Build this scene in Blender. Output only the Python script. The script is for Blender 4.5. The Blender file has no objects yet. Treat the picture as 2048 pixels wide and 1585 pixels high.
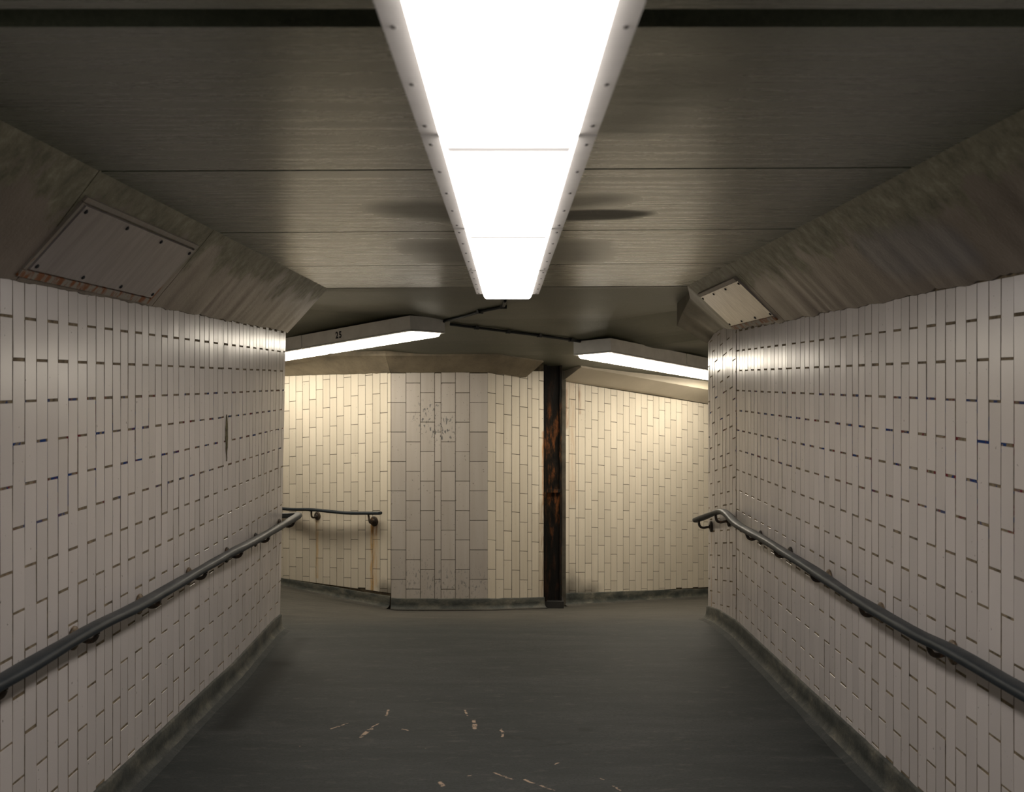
import bpy, math, random
from mathutils import Vector, Matrix
random.seed(7)
C = bpy.context.scene
COL = C.collection
F = 2240.0; CX = 1014.0; CY = 762.0; CZ = 1.75      # lens in pixels, vanishing point, eye height

# ------------------------------------------------------------------ camera, world, exposure
cam = bpy.data.cameras.new('camera'); camo = bpy.data.objects.new('camera', cam); COL.objects.link(camo)
cam.sensor_width = 36; cam.lens = F / 2048 * 36
cam.shift_x = (1024 - CX) / 2048; cam.shift_y = (CY - 792.5) / 2048
camo.location = (0, 0, CZ); camo.rotation_euler = (math.pi / 2, 0, 0)
cam.clip_start = 0.02
cam.dof.use_dof = True; cam.dof.focus_distance = 7.5; cam.dof.aperture_fstop = 5
C.camera = camo
w = bpy.data.worlds.new('world'); C.world = w; w.use_nodes = True
w.node_tree.nodes['Background'].inputs[0].default_value = (0, 0, 0, 1)
w.node_tree.nodes['Background'].inputs[1].default_value = 0
C.view_settings.view_transform = 'Standard'; C.view_settings.look = 'None'
C.view_settings.gamma = 1; C.view_settings.use_curve_mapping = False
C.view_settings.exposure = 0.0
MAIN_LIGHT = ((1.0, 0.935, 0.885), 7.4)       # colour, strength of the tubes in the corridor
LEFT_LIGHT = ((1.0, 0.90, 0.74), 17.5)
RIGHT_LIGHT = ((1.0, 0.90, 0.74), 22.5)

# ------------------------------------------------------------------ heights of floor and ceiling
def lerp_tab(tab, t):
    if t <= tab[0][0]: return tab[0][1]
    for (a, va), (b, vb) in zip(tab, tab[1:]):
        if t <= b: return va + (vb - va) * (t - a) / (b - a)
    return tab[-1][1]
FT = [(-9, -1.54), (0, -1.75), (5.1, -1.87), (8.5, -1.95), (9.1, -1.985), (9.5, -2.03), (10.2, -2.13), (11.35, -2.33), (12, -2.43), (13.7, -2.645), (15.5, -2.8)]
def floor_z(x, y):
    z = lerp_tab(FT, y)
    if x < -1.1 and y > 9.3: z += 0.16 * min(-x - 1.1, 2.0) * min((y - 9.3) / 2.5, 1)
    return z
CT = [(8.4, .735), (8.65, .726), (9.7, .578), (10.0, .55), (10.5, .435), (10.8, .37), (11.15, .262), (12, .15), (13.4, -.2), (14.5, -.38)]
def ceil_z(x, y):
    z = lerp_tab(CT, y)
    if y < 8.65: return .724
    if x < -.8: z += .09 * min(-x - .8, 2.2) * min(1, (y - 8.65) / 1)
    if x > .9: z += .13 * min(x - .9, 2.2) * min(1, (y - 8.65) / 1)
    return z
def P(px, py, y): return Vector(((px - CX) / F * y, y, (CY - py) / F * y))
def hit(px, py, fn, lo, hi):
    s0 = None
    n = 400
    for i in range(n + 1):
        y = lo + (hi - lo) * i / n
        p = P(px, py, y); s = p.z - fn(p.x, p.y)
        if s0 is not None and s * s0 <= 0: return p
        s0 = s
    return p
def chit(px, py): return hit(px, py, ceil_z, 8.66, 14)
def fhit(px, py): return hit(px, py, floor_z, 2.5, 14)
def corridor_ceiling_hit(px, py):
    y = .724 * F / (CY - py); return P(px, py, y)

# ------------------------------------------------------------------ node helpers
class N:
    def __init__(s, name):
        s.m = bpy.data.materials.new(name); s.m.use_nodes = True
        s.t = s.m.node_tree; s.b = s.t.nodes['Principled BSDF']
        s.pos = s.t.nodes.new('ShaderNodeNewGeometry').outputs['Position']
    def lk(s, a, b):
        if hasattr(a, 'node') or hasattr(a, 'links'): s.t.links.new(a, b)
        else:
            try: b.default_value = a
            except Exception: b.default_value = tuple(a) + (1,) if len(a) == 3 else a
    def math(s, op, a, b=0.0, c=0.0, clamp=False):
        n = s.t.nodes.new('ShaderNodeMath'); n.operation = op; n.use_clamp = clamp
        s.lk(a, n.inputs[0]); s.lk(b, n.inputs[1]); s.lk(c, n.inputs[2]); return n.outputs[0]
    def mapping(s, scale=(1, 1, 1), loc=(0, 0, 0), src=None, rot=(0, 0, 0)):
        n = s.t.nodes.new('ShaderNodeMapping'); s.lk(src or s.pos, n.inputs[0])
        n.inputs[1].default_value = loc; n.inputs[2].default_value = rot; n.inputs[3].default_value = scale; return n.outputs[0]
    def noise(s, scale, detail=4, rough=.55, src=None, dist=0.0, col=False):
        n = s.t.nodes.new('ShaderNodeTexNoise'); s.lk(src or s.pos, n.inputs['Vector'])
        n.inputs['Scale'].default_value = scale; n.inputs['Detail'].default_value = detail
        n.inputs['Roughness'].default_value = rough; n.inputs['Distortion'].default_value = dist
        return n.outputs['Color' if col else 'Fac']
    def ramp(s, fac, stops):
        n = s.t.nodes.new('ShaderNodeValToRGB'); s.lk(fac, n.inputs[0]); e = n.color_ramp.elements
        while len(e) < len(stops): e.new(.5)
        for i, (p, c) in enumerate(stops):
            e[i].position = p; e[i].color = (tuple(c) + (1,)) if not isinstance(c, (int, float)) else (c, c, c, 1)
        return n.outputs[0]
    def mix(s, fac, a, b, mode='MIX'):
        n = s.t.nodes.new('ShaderNodeMix'); n.data_type = 'RGBA'; n.blend_type = mode
        s.lk(fac, n.inputs[0])
        for v, i in ((a, 6), (b, 7)):
            if isinstance(v, tuple): n.inputs[i].default_value = v + (1,) if len(v) == 3 else v
            else: s.lk(v, n.inputs[i])
        return n.outputs[2]
    def sep(s, src=None):
        n = s.t.nodes.new('ShaderNodeSeparateXYZ'); s.lk(src or s.pos, n.inputs[0]); return n.outputs
    def comb(s, x, y, z):
        n = s.t.nodes.new('ShaderNodeCombineXYZ'); s.lk(x, n.inputs[0]); s.lk(y, n.inputs[1]); s.lk(z, n.inputs[2]); return n.outputs[0]
    def vmath(s, op, a, b=None, scale=None):
        n = s.t.nodes.new('ShaderNodeVectorMath'); n.operation = op; s.lk(a, n.inputs[0])
        if b is not None: s.lk(b, n.inputs[1])
        if scale is not None: s.lk(scale, n.inputs[3])
        return n.outputs['Value' if op in ('LENGTH', 'DOT_PRODUCT', 'DISTANCE') else 0]
    def wobble(s, amp, scale, src=None, detail=3):
        c = s.noise(scale, detail, src=src, col=True)
        c = s.vmath('SUBTRACT', c, (.5, .5, .5)); c = s.vmath('SCALE', c, scale=amp)
        return s.vmath('ADD', src or s.pos, c)
    def seg(s, a, b, r0, r1, src=None, zs=1.0):
        # 1 inside a capsule around segment a-b, fading from radius r0 to r1
        src = src or s.pos
        a = Vector(a); b = Vector(b); ab = b - a; L2 = max(ab.length_squared, 1e-8)
        pa = s.vmath('SUBTRACT', src, tuple(a))
        t = s.math('DIVIDE', s.vmath('DOT_PRODUCT', pa, tuple(ab)), L2, clamp=True)
        q = s.vmath('SCALE', tuple(ab), scale=t)
        d = s.vmath('LENGTH', s.vmath('SUBTRACT', pa, q))
        return s.rng(d, r1, r0)
    def rng(s, v, lo, hi):
        n = s.t.nodes.new('ShaderNodeMapRange'); s.lk(v, n.inputs[0])
        n.inputs[1].default_value = lo; n.inputs[2].default_value = hi
        n.inputs[3].default_value = 0; n.inputs[4].default_value = 1; n.clamp = True
        return n.outputs[0]
    def bump(s, h, strength, dist):
        n = s.t.nodes.new('ShaderNodeBump'); s.lk(h, n.inputs['Height'])
        n.inputs['Strength'].default_value = strength; n.inputs['Distance'].default_value = dist
        s.t.links.new(n.outputs[0], s.b.inputs['Normal'])
    def attr(s, name):
        n = s.t.nodes.new('ShaderNodeAttribute'); n.attribute_name = name; return n.outputs['Fac']
    def out(s, col=None, rough=None, metal=None, spec=None, coat=None, coatr=None):
        for v, k in ((col, 'Base Color'), (rough, 'Roughness'), (metal, 'Metallic'), (spec, 'Specular IOR Level'), (coat, 'Coat Weight'), (coatr, 'Coat Roughness')):
            if v is not None:
                if isinstance(v, tuple): s.b.inputs[k].default_value = v + (1,)
                else: s.lk(v, s.b.inputs[k])
        return s.m
def W(v): return Vector((v[0], v[1], v[2] + CZ))

# ------------------------------------------------------------------ materials
def tile_material(name, base, dirt=.25, stains=(), smudges=(), rough=.26, chips=(), dots=.745):
    n = N(name)
    t = n.attr('tint')
    b0 = tuple(c * .92 for c in base); b1 = tuple(min(1, c * 1.05) for c in base)
    col = n.mix(t, b0, b1)
    streak = n.noise(2.0, 3, .5, n.mapping((9, 9, .6)))
    col = n.mix(n.math('MULTIPLY', n.rng(streak, .3, .85), dirt), col, (base[0] * .62, base[1] * .55, base[2] * .45))
    sp = n.noise(55, 2, .5, n.wobble(.02, 30))
    col = n.mix(n.math('MULTIPLY', n.rng(sp, dots, dots + .02), .75), col, (.09, .07, .045))
    for (a, b, r0, r1, c, amt) in stains:
        m = n.seg(W(a), W(b), r0, r1, src=n.wobble(.035, 5, n.mapping((1, 1, .35))) if False else n.wobble(.03, 9))
        br = n.noise(6, 4, .6, n.mapping((12, 12, 1.2)))
        m = n.math('MULTIPLY', n.math('MULTIPLY', m, n.rng(br, .3, .62)), amt)
        col = n.mix(m, col, c)
    for (a, b, r0, r1, c, amt) in smudges:
        m = n.seg(W(a), W(b), r0, r1, src=n.wobble(.14, 7))
        m = n.math('MULTIPLY', m, amt)
        col = n.mix(m, col, c)
    for (a, b, r0, r1, amt) in chips:
        m = n.math('MULTIPLY', n.seg(W(a), W(b), r0, r1), n.rng(n.noise(26, 3, .6, n.mapping((1.6, 1.6, .7))), .57, .60))
        col = n.mix(n.math('MULTIPLY', m, amt), col, (.12, .125, .125))
    rr = rough
    n.bump(n.noise(60, 2, .5), .12, .0006)
    return n.out(col, rr, spec=.5)
TILE_BASE = (.645, .595, .56)

def grout_material(name, base, colour_marks=False):
    n = N(name)
    g = n.noise(24, 4, .65)
    col = n.ramp(g, [(.3, tuple(c * .35 for c in base)), (.55, base), (.75, tuple(min(1, c * 1.5) for c in base))])
    if colour_marks:
        zz = n.sep()[2]
        band = n.math('MULTIPLY', n.rng(zz, CZ - .7, CZ - .45), n.rng(zz, CZ + .02, CZ - .1))
        m = n.noise(2.6, 3, .7, n.mapping((1, 4, 4), (3.1, 0, 0)))
        col = n.mix(n.math('MULTIPLY', n.rng(m, .545, .56), band), col, (.015, .045, .16))
        m2 = n.noise(3.4, 3, .7, n.mapping((1, 5, 4), (9.1, 2, 5)))
        col = n.mix(n.math('MULTIPLY', n.rng(m2, .57, .585), band), col, (.16, .025, .03))
    return n.out(col, .9, spec=.15)
GROUT = grout_material('corridor_grout', (.24, .19, .125), True)
GROUT_FAR = grout_material('far_grout', (.085, .068, .045))

def ceiling_material(name, stains=(), base=(.175, .195, .140), rough=.27):
    n = N(name)
    st = n.noise(1.0, 6, .65, n.mapping((1.2, 22, 4)))
    big = n.noise(1.3, 4, .6)
    fine = n.noise(85, 3, .65)
    v = n.math('ADD', n.math('MULTIPLY', st, .55), n.math('MULTIPLY', big, .45))
    lo = tuple(c * .62 for c in base); hi = tuple(c * 1.35 for c in base)
    col = n.ramp(v, [(.32, lo), (.5, base), (.68, hi)])
    col = n.mix(n.math('MULTIPLY', n.rng(fine, .35, .7), .5), col, tuple(c * .5 for c in base))
    sp = n.noise(9, 3, .6, n.mapping((1, 4.5, 1)))
    col = n.mix(n.math('MULTIPLY', n.rng(sp, .70, .74), .7), col, (.02, .02, .014))
    wob = n.wobble(.07, 5)
    matte = None
    for (a, b, r0, r1, amt) in stains:
        m = n.math('MULTIPLY', n.seg(W(a), W(b), r0, r1, src=wob), amt)
        col = n.mix(m, col, (.035, .033, .024))
        matte = m if matte is None else n.math('MAXIMUM', matte, m)
    sc = n.noise(2.2, 2, .5, n.mapping((1, 1, 1)), dist=2.5)
    scr = n.math('MULTIPLY', n.rng(n.math('ABSOLUTE', n.math('SUBTRACT', sc, .5)), .006, .0), n.rng(n.noise(.9, 2), .5, .62))
    col = n.mix(n.math('MULTIPLY', scr, .25), col, (.3, .27, .22))
    rr = n.math('ADD', n.math('MULTIPLY', st, .22), rough - .1)
    if matte is not None: rr = n.math('ADD', rr, n.math('MULTIPLY', matte, .3))
    n.bump(n.math('ADD', n.math('MULTIPLY', fine, .9), n.math('MULTIPLY', st, .1)), .45, .0022)
    return n.out(col, rr, spec=.8)

def cove_material(name, side):
    # rough greenish concrete towards the ceiling, pinkish grey paint below
    n = N(name)
    x, y, z = n.sep()
    edge = n.math('ADD', n.math('SUBTRACT', z, CZ + .60), n.math('MULTIPLY', n.math('SUBTRACT', n.noise(3.2, 5, .65), .5), .55))
    up = n.rng(edge, -.02, .035)
    paint = n.ramp(n.noise(2.2, 4, .6), [(.35, (.20, .165, .135)), (.65, (.27, .225, .19))])
    conc = n.ramp(n.noise(13, 5, .7), [(.3, (.12, .115, .075)), (.55, (.26, .245, .17)), (.75, (.42, .39, .29))])
    col = n.mix(up, paint, conc)
    streak = n.noise(3, 5, .6, n.mapping((6, 16, 1.5)))
    col = n.mix(n.math('MULTIPLY', n.rng(streak, .5, .75), .12), col, (.10, .085, .06))
    if side > 0:
        m = n.seg(W((1.62, 4.05, .5)), W((1.58, 4.75, .53)), .08, .17, src=n.wobble(.12, 4))
        col = n.mix(n.math('MULTIPLY', m, .75), col, (.215, .205, .215))
    n.bump(n.noise(45, 4, .7), n.b.inputs and .5, .004)
    return n.out(col, n.math('ADD', n.math('MULTIPLY', up, .15), .42), spec=.4)

def plaster_material(name, base, rough=.55):
    n = N(name)
    col = n.ramp(n.noise(4, 5, .65), [(.3, tuple(c * .6 for c in base)), (.6, base), (.8, tuple(c * 1.25 for c in base))])
    sp = n.noise(40, 3, .6)
    col = n.mix(n.math('MULTIPLY', n.rng(sp, .62, .7), .4), col, tuple(c * .4 for c in base))
    n.bump(n.noise(60, 4, .7), .4, .003)
    return n.out(col, rough, spec=.4)

def skirting_material(name):
    n = N(name)
    v = n.noise(5, 6, .7, n.mapping((1, 1, 2)))
    col = n.ramp(v, [(.32, (.020, .024, .021)), (.46, (.040, .044, .038)), (.60, (.09, .088, .070)), (.76, (.21, .185, .14))])
    n.bump(n.noise(30, 5, .7), .6, .006)
    return n.out(col, .62, spec=.35)

def floor_material(name):
    n = N(name)
    st = n.noise(1.2, 6, .65, n.mapping((1.0, 4.5, 1)))
    big = n.noise(.9, 4, .6)
    v = n.math('ADD', n.math('MULTIPLY', st, .5), n.math('MULTIPLY', big, .5))
    col = n.ramp(v, [(.33, (.030, .036, .035)), (.5, (.049, .055, .053)), (.66, (.076, .080, .077))])
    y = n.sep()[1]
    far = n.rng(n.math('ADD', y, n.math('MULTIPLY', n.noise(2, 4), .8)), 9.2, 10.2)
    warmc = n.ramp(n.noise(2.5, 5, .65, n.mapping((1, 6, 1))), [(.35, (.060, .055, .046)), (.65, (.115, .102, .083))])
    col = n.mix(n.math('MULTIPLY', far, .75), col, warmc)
    fine = n.noise(70, 4, .75, n.mapping((1, 2, 1)))
    col = n.mix(n.math('MULTIPLY', n.rng(fine, .42, .62), .5), col, (.02, .022, .021))
    mot = n.noise(9, 5, .7, n.mapping((1, 2.2, 1), (4, 1, 0)))
    col = n.mix(n.math('MULTIPLY', n.rng(mot, .55, .7), .35), col, (.12, .115, .10))
    dw = n.wobble(.1, 4)
    def f(px, py): return tuple(W(fhit(px, py)))
    for a, b, r0, r1, amt in [((455, 1455), (560, 1330), .03, .12, .75), ((560, 1330), (600, 1280), .02, .10, .6),
                              ((1660, 1500), (1710, 1500), .02, .16, .45), ((1165, 1462), (1178, 1462), .005, .05, .5), ((1010, 1475), (1080, 1482), .005, .04, .4),
                              ((1080, 1494), (1140, 1487), .002, .02, .45), ((1320, 1325), (1330, 1325), .01, .07, .4)]:
        m = n.math('MULTIPLY', n.seg(f(*a), f(*b), r0, r1, src=dw), amt)
        col = n.mix(m, col, (.012, .014, .013))
    pw = n.wobble(.035, 14)
    brk = n.rng(n.noise(22, 3, .7), .42, .50)
    for a, b, r in [((662, 1459), (705, 1446), .006), ((722, 1474), (742, 1458), .012), ((742, 1456), (758, 1449), .006), ((772, 1433), (777, 1422), .007),
                    ((930, 1422), (934, 1432), .006), ((948, 1442), (950, 1458), .012), ((1003, 1460), (1006, 1474), .008), ((805, 1458), (815, 1462), .005),
                    ((988, 1545), (1025, 1561), .007), ((1048, 1561), (1108, 1583), .008), ((880, 1568), (884, 1573), .014), ((936, 1555), (955, 1550), .006),
                    ((1190, 1555), (1208, 1562), .006), ((1228, 1575), (1238, 1583), .007), ((1110, 1530), (1118, 1526), .004), ((845, 1497), (852, 1499), .004), ((598, 1489), (600, 1494), .004)]:
        m = n.math('MULTIPLY', n.seg(f(*a), f(*b), r * .7, r * 1.15, src=pw), n.math('MULTIPLY', brk, .9))
        col = n.mix(m, col, (.52, .38, .27))
    n2 = n.noise(36, 2, .5)
    sp = n.rng(n2, .80, .815)
    col = n.mix(n.math('MULTIPLY', sp, .7), col, (.3, .24, .17))
    n.bump(n.math('ADD', n.noise(120, 3, .6), n.math('MULTIPLY', st, 2)), .3, .002)
    return n.out(col, n.math('ADD', n.math('MULTIPLY', big, .2), .58), spec=.16)

def simple(name, col, rough=.5, metal=0.0, spec=.5, var=.0, vs=8, bump=0):
    n = N(name)
    c = col
    if var: c = n.ramp(n.noise(vs, 4, .6), [(.3, tuple(k * (1 - var) for k in col)), (.7, tuple(min(1, k * (1 + var)) for k in col))])
    if bump: n.bump(n.noise(70, 4, .6), .5, bump)
    return n.out(c, rough, metal, spec)
def lamp_material(name, colour, strength, side=.4):
    if side: return [lamp_material(name, colour, strength, 0), lamp_material(name + '_side', colour, strength * side, 0)]
    n = N(name); n.out((.85, .83, .8), .4)
    n.b.inputs['Emission Color'].default_value = tuple(colour) + (1,)
    n.b.inputs['Emission Strength'].default_value = strength
    return n.m
LAMP_PAINT = simple('lamp_housing_paint', (.50, .48, .46), .42, var=.06)
LAMP_PAINT_FAR = simple('far_lamp_housing_paint', (.82, .82, .80), .45, var=.08)
DARK_GAP = simple('dark_gap', (.02, .022, .025), .6)
SCREW = simple('screw_steel', (.16, .15, .14), .5, .5)
RAIL = (lambda n: (n.bump(n.noise(16, 4, .6, n.mapping((1, .5, 1))), .25, .004), n.out(n.ramp(n.noise(5, 4, .6), [(.3, (.018, .024, .029)), (.7, (.034, .041, .047))]), n.math('ADD', n.math('MULTIPLY', n.noise(7, 3), .2), .32), spec=.13))[1])(N('handrail_sleeve'))
IRON = (lambda n: (n.bump(n.noise(60, 4, .7), .6, .003), n.out(n.ramp(n.noise(28, 4, .7), [(.35, (.012, .010, .008)), (.55, (.04, .026, .014)), (.7, (.13, .062, .022))]), .6))[1])(N('rusty_bracket_iron'))
IRON_WORN = (lambda n: (n.bump(n.noise(60, 4, .7), .6, .003), n.out(n.ramp(n.noise(30, 4, .7), [(.3, (.03, .02, .012)), (.5, (.16, .11, .06)), (.7, (.36, .28, .19))]), .6))[1])(N('worn_rose_iron'))
PLATE = (lambda n: (n.bump(n.noise(3, 3, .5, n.mapping((2, 5, 1))), .25, .01), n.out(n.ramp(n.noise(2.5, 4, .6, n.mapping((1, 6, 1))), [(.3, (.30, .265, .25)), (.7, (.40, .365, .35))]), .40, 0, .4))[1])(N('painted_panel'))
PLATE_R = (lambda n: (n.bump(n.noise(6, 3, .5, n.mapping((1, 3, 1))), .3, .006), n.out(n.ramp(n.noise(5, 4, .6, n.mapping((2, 10, 2))), [(.3, (.34, .31, .28)), (.7, (.55, .51, .47))]), .36, .45, .5))[1])(N('bare_metal_panel'))
STRIP = (lambda n: (n.bump(n.noise(40, 4, .6), .4, .002), n.out(n.mix(n.math('MULTIPLY', n.rng(n.noise(9, 5, .7, n.mapping((1, 2.2, 1))), .47, .56), n.math('ADD', .12, n.rng(n.sep()[2], CZ + .46, CZ + .43), clamp=True)), (.33, .30, .255), (.26, .085, .022)), .6))[1])(N('rusty_panel_edge'))
CREAM = (lambda n: n.out(n.ramp(n.noise(2, 4, .6), [(.3, (.55, .49, .38)), (.7, (.66, .59, .47))]), .5))(N('cream_board'))
CONDUIT = simple('conduit_paint', (.022, .028, .032), .5, var=.4, vs=20, bump=.001)
SKIRT = skirting_material('concrete_skirting')
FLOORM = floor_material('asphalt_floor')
SOFFIT = plaster_material('far_cove_plaster', (.27, .225, .155))
def rust_mat():
    n = N('corroded_steel')
    v = n.noise(3.2, 6, .72, n.mapping((5, 5, 1.0), (0, 0, 2.4)))
    col = n.ramp(v, [(.42, (.008, .007, .006)), (.52, (.028, .018, .010)), (.57, (.15, .055, .018)), (.66, (.30, .11, .035))])
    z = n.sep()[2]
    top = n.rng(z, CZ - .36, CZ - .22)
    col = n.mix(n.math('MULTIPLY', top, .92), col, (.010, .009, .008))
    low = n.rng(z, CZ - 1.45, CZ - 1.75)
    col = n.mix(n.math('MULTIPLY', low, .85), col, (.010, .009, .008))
    n.bump(v, .9, .02)
    return n.out(col, .75, 0, .25)
RUST = rust_mat()
BLACK = simple('recess_void_black', (.012, .011, .010), .85, var=.5)  # near-black colour stands in for the darkness of the recess void

# ------------------------------------------------------------------ mesh helpers (coordinates with the eye at z = 0)
def link(name, verts, faces, mats, parent=None, fmat=None, smooth=False, tint=None):
    off = Vector(parent['_o']) if parent is not None and '_o' in parent else Vector((0, 0, 0))
    me = bpy.data.meshes.new(name)
    me.from_pydata([tuple(W(v) - off) for v in verts], [], faces)
    for m in (mats if isinstance(mats, (list, tuple)) else [mats]): me.materials.append(m)
    if fmat: me.polygons.foreach_set('material_index', fmat)
    if smooth: me.polygons.foreach_set('use_smooth', [True] * len(faces))
    if tint:
        a = me.attributes.new('tint', 'FLOAT', 'FACE'); a.data.foreach_set('value', tint)
    me.update()
    o = bpy.data.objects.new(name, me); COL.objects.link(o)
    if parent is not None: o.parent = parent; o['_o'] = tuple(off)
    return o
def fix_normals(o):
    import bmesh
    b = bmesh.new(); b.from_mesh(o.data); bmesh.ops.recalc_face_normals(b, faces=b.faces); b.to_mesh(o.data); b.free()
def struct(o): o['kind'] = 'structure'; return o
def thing(name, label, cat, loc, group=None):
    o = bpy.data.objects.new(name, None); COL.objects.link(o)
    o.location = W(loc); o['_o'] = tuple(W(loc)); o['label'] = label; o['category'] = cat
    o.empty_display_size = .1
    if group: o['group'] = group
    return o
class MB:
    def __init__(s): s.v = []; s.f = []; s.fm = []
    def add(s, vs, fs, m=0):
        k = len(s.v); s.v += [Vector(v) for v in vs]; s.f += [tuple(i + k for i in f) for f in fs]; s.fm += [m] * len(fs)
    def hexa(s, a, m=0):   # 8 corners: bottom four, top four
        s.add(a, [(3, 2, 1, 0), (4, 5, 6, 7), (0, 1, 5, 4), (1, 2, 6, 5), (2, 3, 7, 6), (3, 0, 4, 7)], m)
    def box(s, o, X, Y, Z, x0, x1, y0, y1, z0, z1, m=0, tx=0, ty=0):
        def q(x, y, z): return o + X * x + Y * y + Z * z
        s.hexa([q(x0 + tx, y0 + ty, z0), q(x1 - tx, y0 + ty, z0), q(x1 - tx, y1 - ty, z0), q(x0 + tx, y1 - ty, z0),
                q(x0, y0, z1), q(x1, y0, z1), q(x1, y1, z1), q(x0, y1, z1)], m)
    def tube(s, pts, r, seg=10, m=0, flat=1.0, up=Vector((0, 0, 1)), cap=True):
        k = len(s.v); n = len(pts)
        for i, p in enumerate(pts):
            t = (pts[min(i + 1, n - 1)] - pts[max(i - 1, 0)]).normalized()
            ref = up if abs(t.dot(up)) < .95 else Vector((1, 0, 0)) if abs(t.x) < .9 else Vector((0, 1, 0))
            a = t.cross(ref).normalized(); b = a.cross(t).normalized()
            rr = r(i) if callable(r) else r
            for j in range(seg):
                th = 2 * math.pi * j / seg
                s.v.append(p + a * math.cos(th) * rr + b * math.sin(th) * rr * flat)
        for i in range(n - 1):
            for j in range(seg):
                j2 = (j + 1) % seg
                s.f.append((k + i * seg + j, k + i * seg + j2, k + (i + 1) * seg + j2, k + (i + 1) * seg + j)); s.fm.append(m)
        if cap:
            s.f.append(tuple(k + j for j in range(seg))[::-1]); s.fm.append(m)
            s.f.append(tuple(k + (n - 1) * seg + j for j in range(seg))); s.fm.append(m)
    def lathe(s, o, axis, prof, seg=20, m=0):
        axis = axis.normalized(); ref = Vector((0, 0, 1)) if abs(axis.z) < .9 else Vector((1, 0, 0))
        a = axis.cross(ref).normalized(); b = axis.cross(a).normalized(); k = len(s.v)
        for (r, h) in prof:
            for j in range(seg):
                th = 2 * math.pi * j / seg
                s.v.append(o + axis * h + (a * math.cos(th) + b * math.sin(th)) * r)
        for i in range(len(prof) - 1):
            for j in range(seg):
                j2 = (j + 1) % seg
                s.f.append((k + i * seg + j, k + i * seg + j2, k + (i + 1) * seg + j2, k + (i + 1) * seg + j)); s.fm.append(m)
        s.f.append(tuple(k + j for j in range(seg))); s.fm.append(m)
        s.f.append(tuple(k + (len(prof) - 1) * seg + j for j in range(seg))); s.fm.append(m)
    def build(s, name, mats, parent=None, smooth=False, normals=True):
        o = link(name, s.v, s.f, mats, parent, s.fm, smooth)
        if normals: fix_normals(o)
        return o
def noise3(x, y, z):
    from mathutils import noise
    return noise.noise(Vector((x, y, z)))

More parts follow.
